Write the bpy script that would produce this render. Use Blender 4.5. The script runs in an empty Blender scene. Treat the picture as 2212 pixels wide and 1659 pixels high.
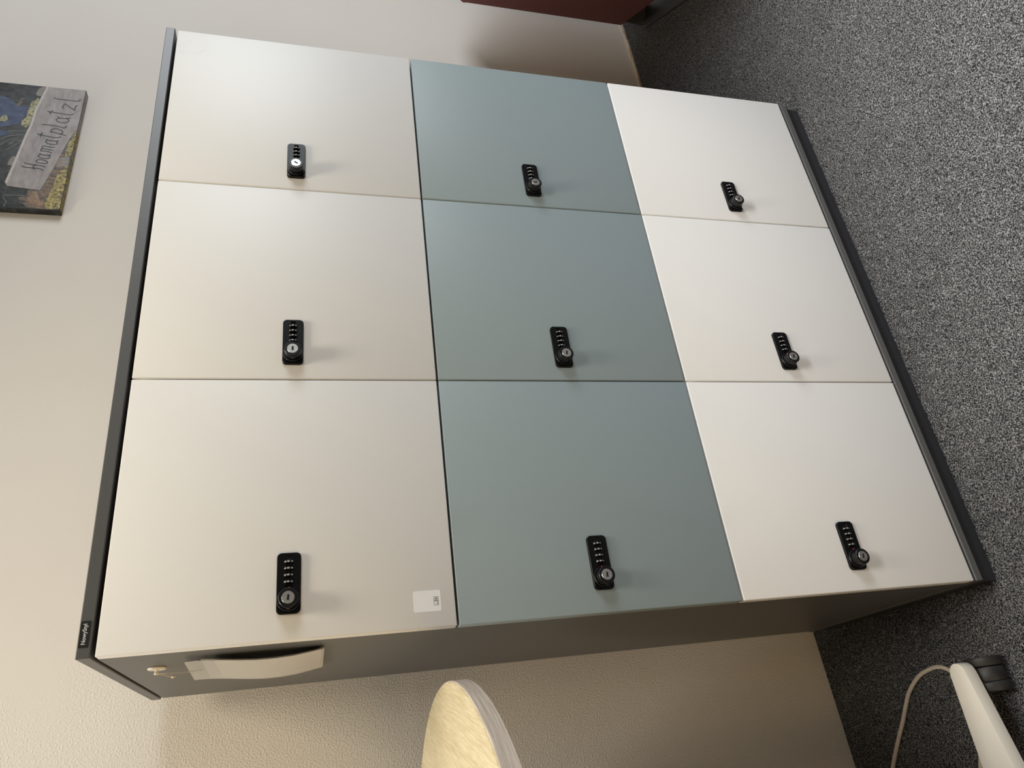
import bpy, bmesh, math, random
from mathutils import Matrix, Vector, Euler

SC = bpy.context.scene
COL = SC.collection
random.seed(7)

# ------------------------------------------------------------------ camera
F_PX, W_PX = 1560.84, 2212.0
CAM_AXES = ((-0.12269257663142251, -0.23597412839715948, -0.9639827500358829),      # picture right
            (-0.8816936777043473, 0.47181090202474085, -0.0032758856486456017),     # picture down
            (0.4555904950913881, 0.8495355692717058, -0.2659445923617805))          # viewing direction
cam_data = bpy.data.cameras.new('camera')
cam_data.sensor_fit = 'HORIZONTAL'
cam_data.sensor_width = 36.0
cam_data.lens = F_PX / W_PX * 36.0
cam_data.clip_start = 0.02
cam = bpy.data.objects.new('camera', cam_data)
COL.objects.link(cam)
rx, ry, rz = (Vector(a) for a in CAM_AXES)
cam.matrix_world = Matrix(((rx.x, -ry.x, -rz.x, -0.1753443), (rx.y, -ry.y, -rz.y, -1.0597294),
                           (rx.z, -ry.z, -rz.z, 1.1953819), (0, 0, 0, 1)))
SC.camera = cam

# ------------------------------------------------------------------ light and exposure
SC.view_settings.view_transform = 'Standard'
SC.view_settings.look = 'None'
SC.view_settings.gamma = 1.0
SC.view_settings.use_curve_mapping = False
SC.view_settings.exposure = 0.09
world = bpy.data.worlds.new('world')
SC.world = world
world.use_nodes = True
world.node_tree.nodes['Background'].inputs['Color'].default_value = (0.62, 0.80, 1.0, 1)
world.node_tree.nodes['Background'].inputs['Strength'].default_value = 0.05


def area_light(name, loc, target, size, size_y, power, color, spread=180):
    d = bpy.data.lights.new(name, 'AREA')
    d.shape = 'RECTANGLE'
    d.size, d.size_y, d.energy, d.color = size, size_y, power, color
    d.spread = math.radians(spread)
    o = bpy.data.objects.new(name, d)
    COL.objects.link(o)
    o.location = loc
    o.rotation_euler = (Vector(target) - Vector(loc)).to_track_quat('-Z', 'Y').to_euler()
    return o


# daylight through the window in the right wall, an added warm fill with no visible source at the left, ceiling lamps over the room
area_light('window_daylight', (3.95, -2.1, 1.80), (0.6, -0.6, 1.0), 1.9, 1.35, 94, (0.88, 0.95, 1.0))
area_light('left_fill_light', (-2.5, -2.5, 0.95), (0.6, 0, 0.9), 1.6, 1.1, 38, (1.0, 0.68, 0.32))
area_light('ceiling_lamp', (-0.7, 0.05, 3.02), (-0.7, 0.05, 0), 0.3, 0.3, 23, (1.0, 0.98, 0.88))
area_light('ceiling_lamp', (1.05, -1.5, 3.08), (1.05, -1.5, 0), 2.1, 0.4, 52, (0.95, 0.97, 1.0), 70)
area_light('ceiling_lamp', (0.3, -0.55, 3.08), (0.3, -0.55, 0), 0.5, 0.5, 12.5, (1.0, 0.90, 0.70), 110)

# ------------------------------------------------------------------ helpers
MW = {}


def link(o, parent=None, local=None):
    """link o; MW keeps each object's world matrix so that meshes can be written in world coordinates"""
    COL.objects.link(o)
    local = local or Matrix.Identity(4)
    if parent is not None:
        o.parent = parent
        MW[o] = MW[parent] @ local
    else:
        MW[o] = local
    o.matrix_basis = local
    return o


def thing(name, label, cat, loc=(0, 0, 0), rotz=0.0, group=None):
    o = bpy.data.objects.new(name, None)
    o.empty_display_size = 0.1
    link(o, None, Matrix.Translation(loc) @ Matrix.Rotation(rotz, 4, 'Z'))
    o['label'], o['category'] = label, cat
    if group:
        o['group'] = group
    return o


def obj(name, bm, mats, parent=None, local=None, world=True, smooth=None, label=None):
    me = bpy.data.meshes.new(name)
    if not isinstance(mats, (list, tuple)):
        mats = [mats]
    for m in mats:
        me.materials.append(m)
    o = bpy.data.objects.new(name, me)
    link(o, parent, local)
    if world:
        bm.transform(MW[o].inverted())
    bmesh.ops.recalc_face_normals(bm, faces=bm.faces)
    if smooth is not None:
        for f in bm.faces:
            f.smooth = True
        for e in bm.edges:
            if len(e.link_faces) == 2 and e.calc_face_angle(0) > smooth:
                e.smooth = False
    bm.to_mesh(me)
    bm.free()
    if label:
        o['label'] = label
    return o


def struct(name, bm, m, **k):
    o = obj(name, bm, m, **k)
    o['kind'] = 'structure'
    return o


def copy_tree(o, parent=None):
    c = o.copy()
    COL.objects.link(c)
    c.parent = parent
    MW[c] = (MW[parent] if parent else Matrix.Identity(4)) @ o.matrix_basis
    for ch in [k for k in bpy.data.objects if k.parent == o]:
        copy_tree(ch, c)
    return c


def add_box(bm, x0, x1, y0, y1, z0, z1, bevel=0.0, seg=2, mi=0):
    v = [bm.verts.new(p) for p in ((x0, y0, z0), (x1, y0, z0), (x1, y1, z0), (x0, y1, z0),
                                   (x0, y0, z1), (x1, y0, z1), (x1, y1, z1), (x0, y1, z1))]
    fs = [bm.faces.new([v[i] for i in q]) for q in
          ((0, 3, 2, 1), (4, 5, 6, 7), (0, 1, 5, 4), (1, 2, 6, 5), (2, 3, 7, 6), (3, 0, 4, 7))]
    for f in fs:
        f.material_index = mi
    if bevel > 0:
        es = list({e for f in fs for e in f.edges})
        bmesh.ops.bevel(bm, geom=es, offset=bevel, segments=seg, affect='EDGES', profile=0.5, clamp_overlap=True)
    return bm


def box(*a, **k):
    return add_box(bmesh.new(), *a, **k)


def add_prism(bm, pts, d0, d1, frame, mi=0, bevel=0.0, seg=2):
    """closed outline pts (a, b) pushed from depth d0 to d1; frame(a, b, d) gives the point"""
    lo = [bm.verts.new(frame(a, b, d0)) for a, b in pts]
    hi = [bm.verts.new(frame(a, b, d1)) for a, b in pts]
    n = len(pts)
    f0, f1 = bm.faces.new(lo[::-1]), bm.faces.new(hi)
    sides = [bm.faces.new((lo[i], lo[(i + 1) % n], hi[(i + 1) % n], hi[i])) for i in range(n)]
    for f in [f0, f1] + sides:
        f.material_index = mi
    if bevel > 0:
        es = list(f0.edges) + list(f1.edges)
        bmesh.ops.bevel(bm, geom=es, offset=bevel, segments=seg, affect='EDGES', profile=0.5)
    return bm


def add_lathe(bm, prof, frame, n=32, mi=None, cap=True):
    """profile [(radius, height[, material])] about an axis; frame(u, v, h) gives the point"""
    rings = []
    for p in prof:
        r, h = p[0], p[1]
        if r < 1e-6:
            rings.append([bm.verts.new(frame(0, 0, h))])
        else:
            rings.append([bm.verts.new(frame(r * math.cos(2 * math.pi * i / n), r * math.sin(2 * math.pi * i / n), h))
                          for i in range(n)])
    for k in range(len(rings) - 1):
        a, b = rings[k], rings[k + 1]
        m = prof[k][2] if len(prof[k]) > 2 else (mi or 0)
        for i in range(n):
            j = (i + 1) % n
            if len(a) == 1 and len(b) == 1:
                continue
            if len(a) == 1:
                f = bm.faces.new((a[0], b[j], b[i]))
            elif len(b) == 1:
                f = bm.faces.new((a[i], a[j], b[0]))
            else:
                f = bm.faces.new((a[i], a[j], b[j], b[i]))
            f.material_index = m
    if cap:
        for r in (rings[0], rings[-1]):
            if len(r) > 2:
                bm.faces.new(r)
    return bm


def smooth_path(pts, n=8, closed=False):
    P = [Vector(p) for p in pts]
    out = []
    m = len(P)
    for i in range(m - 1 if not closed else m):
        p0, p1, p2, p3 = P[max(i - 1, 0)], P[i], P[(i + 1) % m], P[min(i + 2, m - 1)]
        for k in range(n):
            t = k / n
            out.append(0.5 * ((2 * p1) + (p2 - p0) * t + (2 * p0 - 5 * p1 + 4 * p2 - p3) * t * t
                              + (3 * p1 - p0 - 3 * p2 + p3) * t ** 3))
    if not closed:
        out.append(P[-1])
    return out


def add_tube(bm, pts, r, n=10, mi=0):
    P = [Vector(p) for p in pts]
    rings = []
    up = Vector((0.13, 0.21, 0.97)).normalized()
    for i, p in enumerate(P):
        t = (P[min(i + 1, len(P) - 1)] - P[max(i - 1, 0)]).normalized()
        a = t.cross(up)
        a = a.normalized() if a.length > 1e-4 else t.orthogonal().normalized()
        b = t.cross(a).normalized()
        rings.append([bm.verts.new(p + (a * math.cos(2 * math.pi * k / n) + b * math.sin(2 * math.pi * k / n)) * r)
                      for k in range(n)])
    for i in range(len(rings) - 1):
        for k in range(n):
            f = bm.faces.new((rings[i][k], rings[i][(k + 1) % n], rings[i + 1][(k + 1) % n], rings[i + 1][k]))
            f.material_index = mi
    for rg in (rings[0][::-1], rings[-1]):
        bm.faces.new(rg).material_index = mi
    return bm


def round_rect(a0, a1, b0, b1, r, n=6):
    pts = []
    for cx, cy, s in ((a1 - r, b1 - r, 0), (a0 + r, b1 - r, 1), (a0 + r, b0 + r, 2), (a1 - r, b0 + r, 3)):
        for k in range(n + 1):
            t = (s + k / n) * math.pi / 2
            pts.append((cx + r * math.cos(t), cy + r * math.sin(t)))
    return pts


def add_ribbon(bm, pts, w, frame, d, mi=0):
    """flat printed stroke of width w along pts (a, b) at depth d"""
    P = [Vector((p[0], p[1])) for p in pts]
    L, R = [], []
    for i, p in enumerate(P):
        t = (P[min(i + 1, len(P) - 1)] - P[max(i - 1, 0)])
        t = t.normalized() if t.length > 1e-9 else Vector((1, 0))
        q = Vector((-t.y, t.x)) * w * 0.5
        L.append(bm.verts.new(frame(*(p + q), d)))
        R.append(bm.verts.new(frame(*(p - q), d)))
    for i in range(len(P) - 1):
        bm.faces.new((L[i], L[i + 1], R[i + 1], R[i])).material_index = mi
    return bm


def text_mesh(text, size, align='CENTER', bold=0.0):
    cu = bpy.data.curves.new('lettering', 'FONT')
    cu.body, cu.size, cu.align_x, cu.align_y = text, size, align, 'CENTER'
    cu.offset = bold
    cu.resolution_u = 4
    o = bpy.data.objects.new('lettering', cu)
    COL.objects.link(o)
    bpy.context.view_layer.update()
    dg = bpy.context.evaluated_depsgraph_get()
    me = bpy.data.meshes.new_from_object(o.evaluated_get(dg))
    bpy.data.objects.remove(o)
    bpy.data.curves.remove(cu)
    return me


# ------------------------------------------------------------------ materials
def mat(name, color, rough=0.5, metal=0.0, spec=0.5, alpha=1.0, transmission=0.0):
    m = bpy.data.materials.new(name)
    m.use_nodes = True
    b = m.node_tree.nodes['Principled BSDF']
    b.inputs['Base Color'].default_value = (*color, 1)
    b.inputs['Roughness'].default_value = rough
    b.inputs['Metallic'].default_value = metal
    b.inputs['Specular IOR Level'].default_value = spec
    b.inputs['Alpha'].default_value = alpha
    b.inputs['Transmission Weight'].default_value = transmission
    return m


def nd(m, kind, **k):
    n = m.node_tree.nodes.new(kind)
    for a, v in k.items():
        if a.startswith('i_'):
            n.inputs[a[2:].replace('_', ' ')].default_value = v
        else:
            setattr(n, a, v)
    return n


def wire(m, a, ao, b, bi):
    m.node_tree.links.new(a.outputs[ao], b.inputs[bi])


def coords(m, scale=(1, 1, 1), rot=(0, 0, 0), kind='Object'):
    t = nd(m, 'ShaderNodeTexCoord')
    mp = nd(m, 'ShaderNodeMapping')
    mp.inputs['Scale'].default_value = scale
    mp.inputs['Rotation'].default_value = rot
    wire(m, t, kind, mp, 'Vector')
    return mp


def noise(m, vec, scale, detail=3.0, rough=0.5):
    n = nd(m, 'ShaderNodeTexNoise', i_Scale=scale, i_Detail=detail, i_Roughness=rough)
    wire(m, vec, 'Vector', n, 'Vector')
    return n


def ramp(m, src, out, stops):
    r = nd(m, 'ShaderNodeValToRGB')
    els = r.color_ramp.elements
    while len(els) < len(stops):
        els.new(0.5)
    for e, (p, c) in zip(els, stops):
        e.position = p
        e.color = (*c, 1) if len(c) == 3 else c
    wire(m, src, out, r, 'Fac')
    return r


def bsdf(m):
    return m.node_tree.nodes['Principled BSDF']


def bump(m, src, out, strength, dist):
    b = nd(m, 'ShaderNodeBump', i_Strength=strength, i_Distance=dist)
    wire(m, src, out, b, 'Height')
    wire(m, b, 'Normal', bsdf(m), 'Normal')
    return b


def varied(name, c0, c1, scale, rough=0.6, stretch=(1, 1, 1), bump_d=0.0, detail=4.0, lo=0.35, hi=0.65, metal=0.0, spec=0.5):
    m = mat(name, c0, rough, metal, spec)
    v = coords(m, stretch)
    n = noise(m, v, scale, detail)
    r = ramp(m, n, 'Fac', ((lo, c0), (hi, c1)))
    wire(m, r, 'Color', bsdf(m), 'Base Color')
    if bump_d:
        bump(m, n, 'Fac', 0.6, bump_d)
    return m


def panel_mat(name, c, rough=0.42, spec=0.4):
    """melamine board with the fine pearl grain of the lockers"""
    m = varied(name, tuple(v * 0.985 for v in c), tuple(min(1, v * 1.015) for v in c), 900, rough, spec=spec, detail=2)
    v = coords(m)
    n = noise(m, v, 1100, 2)
    bump(m, n, 'Fac', 0.10, 0.0004)
    return m


WHITE_C = (0.80, 0.785, 0.765)
M_WHITE = panel_mat('white_melamine', WHITE_C, 0.45, 0.35)
M_TEAL = panel_mat('grey_green_melamine', (0.290, 0.350, 0.368), 0.45, 0.35)
M_DARK = varied('graphite_melamine', (0.088, 0.087, 0.086), (0.096, 0.095, 0.094), 700, 0.42, spec=0.5)
M_PLINTH = varied('dark_plinth', (0.020, 0.020, 0.024), (0.024, 0.024, 0.028), 400, 0.5)

# white door with a faint smudge near its upper right corner
M_SMUDGE = panel_mat('smudged_white_melamine', WHITE_C, 0.45, 0.35)
_v = coords(M_SMUDGE)
_n = noise(M_SMUDGE, _v, 34, 4)
_sep = nd(M_SMUDGE, 'ShaderNodeVectorMath', operation='DISTANCE')
_sep.inputs[1].default_value = (0.272, 0.0, 0.204)
wire(M_SMUDGE, _v, 'Vector', _sep, 0)
_ra = ramp(M_SMUDGE, _sep, 'Value', ((0.018, (1, 1, 1)), (0.040, (0, 0, 0))))
_rb = ramp(M_SMUDGE, _n, 'Fac', ((0.50, (0, 0, 0)), (0.62, (1, 1, 1))))
_mu = nd(M_SMUDGE, 'ShaderNodeMath', operation='MULTIPLY')
wire(M_SMUDGE, _ra, 'Color', _mu, 0)
wire(M_SMUDGE, _rb, 'Color', _mu, 1)
_mu2 = nd(M_SMUDGE, 'ShaderNodeMath', operation='MULTIPLY')
_mu2.inputs[1].default_value = 0.16
wire(M_SMUDGE, _mu, 'Value', _mu2, 0)
_mx = nd(M_SMUDGE, 'ShaderNodeMix', data_type='RGBA')
_mx.inputs[6].default_value = (*WHITE_C, 1)
_mx.inputs[7].default_value = (0.50, 0.47, 0.42, 1)
wire(M_SMUDGE, _mu2, 'Value', _mx, 0)
wire(M_SMUDGE, _mx, 2, bsdf(M_SMUDGE), 'Base Color')

M_LOCK = varied('black_plastic', (0.003, 0.003, 0.0034), (0.004, 0.004, 0.0046), 900, 0.34, bump_d=0.00005, spec=0.22)
M_CHANNEL = varied('dark_grey_plastic', (0.012, 0.011, 0.011), (0.016, 0.015, 0.015), 900, 0.45)
M_LOCK2 = varied('black_knob_plastic', (0.004, 0.004, 0.0046), (0.006, 0.006, 0.0066), 900, 0.36, bump_d=0.00006, spec=0.35)
M_STEEL = varied('brushed_nickel', (0.60, 0.57, 0.53), (0.70, 0.67, 0.63), 300, 0.34, stretch=(1, 1, 6), metal=1.0)
M_HOLE = mat('keyhole_black', (0.002, 0.002, 0.002), 0.8)
M_RED = mat('red_indicator', (0.45, 0.012, 0.02), 0.4)
M_PRINT_W = mat('white_print', (0.62, 0.62, 0.60), 0.6)
M_PRINT_D = mat('dark_print', (0.02, 0.025, 0.04), 0.6)
M_STICKER = varied('white_sticker_paper', (0.84, 0.83, 0.83), (0.87, 0.86, 0.86), 300, 0.5)
M_BRAND = mat('black_badge', (0.006, 0.006, 0.006), 0.45)
M_HOOK = varied('ivory_plastic', (0.74, 0.66, 0.54), (0.78, 0.70, 0.58), 300, 0.4)
M_CORD = mat('clear_thread', (0.62, 0.58, 0.52), 0.4)
M_PAPER = varied('white_paper', (0.70, 0.66, 0.62), (0.73, 0.69, 0.65), 60, 0.7)
M_FILM = mat('clear_film', (0.80, 0.77, 0.74), 0.18, alpha=0.42)
M_FOOT = varied('white_powder_coat', (0.72, 0.68, 0.60), (0.75, 0.71, 0.63), 900, 0.45, bump_d=0.0001)
M_RUBBER = varied('black_castor_plastic', (0.012, 0.012, 0.012), (0.022, 0.021, 0.020), 60, 0.55)
M_CABLE = varied('beige_cable', (0.50, 0.43, 0.35), (0.56, 0.48, 0.39), 120, 0.5)
M_SOFA = varied('dark_red_upholstery', (0.155, 0.044, 0.041), (0.190, 0.056, 0.051), 500, 0.85, bump_d=0.0004)
M_SOFABASE = varied('dark_metal_base', (0.05, 0.05, 0.05), (0.06, 0.06, 0.06), 300, 0.4)
M_TRIM = varied('beige_sealant', (0.62, 0.50, 0.40), (0.70, 0.58, 0.48), 60, 0.7)


def wall_mat():
    m = mat('plaster_wall', (0.70, 0.645, 0.575), 0.85, spec=0.25)
    t = nd(m, 'ShaderNodeTexCoord')
    v = nd(m, 'ShaderNodeMapping')
    wire(m, t, 'Object', v, 'Vector')
    big = noise(m, v, 2.2, 3)
    r = ramp(m, big, 'Fac', ((0.3, (0.675, 0.628, 0.575)), (0.7, (0.705, 0.658, 0.605))))
    wire(m, r, 'Color', bsdf(m), 'Base Color')
    # rough-cast pebbles to the left of x = 0.35, smoother trowelled plaster to the right
    sp = nd(m, 'ShaderNodeSeparateXYZ')
    wire(m, v, 'Vector', sp, 'Vector')
    wob = noise(m, v, 5, 3)
    ad = nd(m, 'ShaderNodeMath', operation='MULTIPLY_ADD')
    wire(m, wob, 'Fac', ad, 0)
    ad.inputs[1].default_value = 0.5
    wire(m, sp, 'X', ad, 2)
    mask = ramp(m, ad, 'Value', ((0.20, (1, 1, 1)), (0.42, (0.10, 0.10, 0.10))))
    mask.color_ramp.interpolation = 'EASE'
    peb = noise(m, v, 270, 2.5, 0.5)
    pr = ramp(m, peb, 'Fac', ((0.46, (0, 0, 0)), (0.82, (1, 1, 1))))
    v2 = nd(m, 'ShaderNodeMapping')
    v2.inputs['Scale'].default_value = (1, 1, 0.12)
    v2.inputs['Rotation'].default_value = (0, 1.35, 0)
    wire(m, t, 'Object', v2, 'Vector')
    tro = noise(m, v2, 70, 3)
    mul = nd(m, 'ShaderNodeMath', operation='MULTIPLY')
    wire(m, pr, 'Color', mul, 0)
    wire(m, mask, 'Color', mul, 1)
    ad2 = nd(m, 'ShaderNodeMath', operation='MULTIPLY_ADD')
    wire(m, tro, 'Fac', ad2, 0)
    ad2.inputs[1].default_value = 0.13
    wire(m, mul, 'Value', ad2, 2)
    bump(m, ad2, 'Value', 0.6, 0.0012)
    return m


def carpet_mat():
    m = mat('grey_carpet', (0.1, 0.1, 0.1), 0.95, spec=0.1)
    v = coords(m, (1, 1, 1))
    # fibre clumps: warped streaky noise
    w = noise(m, v, 60, 2)
    add = nd(m, 'ShaderNodeVectorMath', operation='MULTIPLY_ADD')
    wire(m, w, 'Color', add, 0)
    add.inputs[1].default_value = (0.008, 0.008, 0.008)
    wire(m, v, 'Vector', add, 2)
    a = nd(m, 'ShaderNodeTexNoise', i_Scale=410.0, i_Detail=2.5, i_Roughness=0.6)
    wire(m, add, 'Vector', a, 'Vector')
    b = noise(m, v, 14, 2)
    r = ramp(m, a, 'Fac', ((0.37, (0.006, 0.006, 0.0062)), (0.50, (0.058, 0.0575, 0.057)), (0.64, (0.26, 0.256, 0.253))))
    r2 = ramp(m, b, 'Fac', ((0.3, (0.88, 0.88, 0.88)), (0.7, (1.0, 1.0, 1.0))))
    mx = nd(m, 'ShaderNodeMix', data_type='RGBA', blend_type='MULTIPLY')
    mx.inputs[0].default_value = 1.0
    wire(m, r, 'Color', mx, 6)
    wire(m, r2, 'Color', mx, 7)
    wire(m, mx, 2, bsdf(m), 'Base Color')
    bump(m, a, 'Fac', 0.8, 0.004)
    return m


def oak_mat(name, c0, c1, rot, rough=0.42, grain=(1, 0.05, 1)):
    m = mat(name, c0, rough)
    v = coords(m, (1, 1, 1), rot)
    v2 = nd(m, 'ShaderNodeMapping')
    v2.inputs['Scale'].default_value = grain
    wire(m, v, 'Vector', v2, 'Vector')
    n = noise(m, v2, 330, 4, 0.65)
    n2 = noise(m, v2, 28, 3)
    mixf = nd(m, 'ShaderNodeMath', operation='MULTIPLY_ADD')
    wire(m, n2, 'Fac', mixf, 0)
    mixf.inputs[1].default_value = 0.5
    wire(m, n, 'Fac', mixf, 2)
    r = ramp(m, mixf, 'Value', ((0.60, c0), (0.88, c1)))
    wire(m, r, 'Color', bsdf(m), 'Base Color')
    bump(m, n, 'Fac', 0.2, 0.0003)
    return m


M_WALL = wall_mat()
M_CARPET = carpet_mat()
M_CEIL = varied('grey_ceiling_tiles', (0.46, 0.45, 0.43), (0.50, 0.49, 0.47), 8, 0.9)
M_FARWALL = varied('painted_wall', (0.36, 0.34, 0.31), (0.38, 0.36, 0.33), 6, 0.85)
M_OAK = oak_mat('light_oak_laminate', (0.50, 0.405, 0.25), (0.66, 0.57, 0.39), (0, 0, 0.22))
M_OAKEDGE = oak_mat('oak_edge_band', (0.40, 0.33, 0.27), (0.66, 0.56, 0.47), (0, 0, 0), grain=(0.04, 0.04, 2.2))
M_ART_DARK = varied('print_dark_water', (0.010, 0.011, 0.011), (0.055, 0.058, 0.055), 55, 0.55, detail=8, lo=0.4, hi=0.75)
M_ART_BLUE = varied('print_blue_water', (0.020, 0.032, 0.075), (0.060, 0.085, 0.165), 40, 0.55, detail=8)
M_ART_PLANK = varied('print_grey_plank', (0.235, 0.205, 0.195), (0.34, 0.30, 0.285), 26, 0.55, stretch=(1, 1, 3), detail=6)
M_ART_EDGE = varied('print_plank_edge', (0.42, 0.37, 0.345), (0.50, 0.45, 0.42), 60, 0.55)
M_ART_POST = varied('print_grey_post', (0.13, 0.11, 0.10), (0.27, 0.24, 0.21), 120, 0.55, stretch=(3, 1, 0.3))
M_ART_YELLOW = varied('print_mossy_grass', (0.020, 0.020, 0.008), (0.46, 0.35, 0.10), 120, 0.55, detail=9, lo=0.34, hi=0.64)
M_ART_BROWN = varied('print_dry_grass', (0.022, 0.017, 0.015), (0.24, 0.16, 0.105), 150, 0.55, detail=6, stretch=(1, 1, 0.35), lo=0.35, hi=0.72)
M_ART_FLOWER = varied('print_pale_flowers', (0.050, 0.050, 0.035), (0.42, 0.38, 0.20), 110, 0.55, detail=6, lo=0.32, hi=0.62)
M_ART_TWIG = mat('print_twigs', (0.30, 0.28, 0.24), 0.55)
M_ART_BLADE = mat('print_blades', (0.30, 0.185, 0.105), 0.55)
M_ART_INK = mat('print_ink', (0.030, 0.028, 0.034), 0.55)

# outlines of the print in metres: (along the wall, height)
LETTER_STROKES = [[(1.3492, 1.9317), (1.3456, 1.9282), (1.3444, 1.9237), (1.3438, 1.9142), (1.3433, 1.9055), (1.3436, 1.8961), (1.3427, 1.8894), (1.3404, 1.8847), (1.3375, 1.8803)], [(1.3608, 1.929), (1.3586, 1.9239), (1.3571, 1.9172), (1.3554, 1.9075), (1.3549, 1.8965), (1.3537, 1.8876), (1.352, 1.8822), (1.3494, 1.8781)], [(1.3397, 1.9009), (1.3417, 1.9034), (1.3454, 1.9051), (1.3506, 1.9049), (1.3537, 1.9021), (1.3585, 1.9003)], [(1.368, 1.9022), (1.3721, 1.9011), (1.3749, 1.8968), (1.3752, 1.8895), (1.3737, 1.8827), (1.3698, 1.8769), (1.3665, 1.8753), (1.3641, 1.8768), (1.3624, 1.8809), (1.3628, 1.8875), (1.3637, 1.895), (1.3654, 1.9), (1.368, 1.9022)], [(1.3989, 1.8988), (1.3962, 1.8973), (1.3938, 1.8932), (1.3929, 1.8864), (1.3933, 1.8784), (1.3944, 1.8741), (1.3971, 1.8712)], [(1.3941, 1.8955), (1.3913, 1.8994), (1.3872, 1.8999), (1.3831, 1.8959), (1.381, 1.889), (1.3809, 1.8801), (1.3827, 1.8745), (1.387, 1.8726), (1.3914, 1.8748), (1.3932, 1.8791)], [(1.4066, 1.8982), (1.4079, 1.8903), (1.4073, 1.8828), (1.4048, 1.875), (1.4025, 1.8698)], [(1.4079, 1.8969), (1.4125, 1.8977), (1.4151, 1.8958), (1.4158, 1.89), (1.415, 1.8825), (1.413, 1.8748), (1.4124, 1.8676)], [(1.4152, 1.8951), (1.4215, 1.8961), (1.4252, 1.8949), (1.4258, 1.8901), (1.4246, 1.881), (1.4234, 1.8734), (1.4243, 1.8661)], [(1.4536, 1.8911), (1.4508, 1.8896), (1.4484, 1.8847), (1.4478, 1.8756), (1.4478, 1.8666), (1.4503, 1.861)], [(1.4485, 1.8885), (1.4446, 1.8912), (1.4405, 1.8906), (1.4364, 1.8858), (1.4344, 1.8781), (1.4342, 1.8691), (1.4368, 1.8642), (1.4422, 1.8639), (1.4465, 1.8672)], [(1.4694, 1.9161), (1.4668, 1.9086), (1.4645, 1.8992), (1.4625, 1.8869), (1.4605, 1.8746), (1.461, 1.8664), (1.463, 1.8606), (1.4668, 1.8589)], [(1.4601, 1.9052), (1.4628, 1.9075), (1.4663, 1.9077), (1.4704, 1.9046), (1.4736, 1.9059), (1.473, 1.9028)], [(1.4788, 1.8868), (1.481, 1.8838), (1.4792, 1.8752), (1.4759, 1.8633), (1.4715, 1.8467)], [(1.4809, 1.8845), (1.4863, 1.8853), (1.4916, 1.8823), (1.4946, 1.876), (1.4936, 1.8675), (1.4885, 1.8599), (1.4841, 1.8569), (1.4785, 1.8576), (1.4759, 1.8633)], [(1.5062, 1.9115), (1.5067, 1.8995), (1.506, 1.8872), (1.505, 1.8764), (1.5024, 1.8646), (1.4998, 1.8566), (1.5014, 1.8538), (1.5073, 1.8512)], [(1.542, 1.8778), (1.5381, 1.8745), (1.5364, 1.8689), (1.5373, 1.8583), (1.5392, 1.8493), (1.5417, 1.845)], [(1.537, 1.8736), (1.5319, 1.8782), (1.5281, 1.8792), (1.5226, 1.8745), (1.52, 1.8665), (1.5201, 1.8573), (1.5234, 1.8509), (1.53, 1.8487), (1.5351, 1.8518), (1.5376, 1.856)], [(1.5599, 1.9051), (1.5577, 1.8982), (1.5561, 1.888), (1.5553, 1.8764), (1.5539, 1.8646), (1.5525, 1.8528), (1.5537, 1.8452), (1.5585, 1.842)], [(1.5494, 1.8951), (1.5515, 1.8977), (1.5558, 1.8983), (1.559, 1.8938), (1.5641, 1.8935)], [(1.5749, 1.868), (1.5783, 1.8709), (1.5833, 1.8716), (1.5887, 1.8697), (1.5946, 1.8682), (1.5867, 1.8577), (1.5775, 1.847), (1.5728, 1.8401), (1.579, 1.841), (1.5855, 1.8403), (1.5902, 1.8386), (1.5913, 1.8356)], [(1.6137, 1.8983), (1.6115, 1.8879), (1.6106, 1.8729), (1.6099, 1.8532), (1.6093, 1.8405), (1.6107, 1.8352), (1.6184, 1.8315)]]
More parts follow.
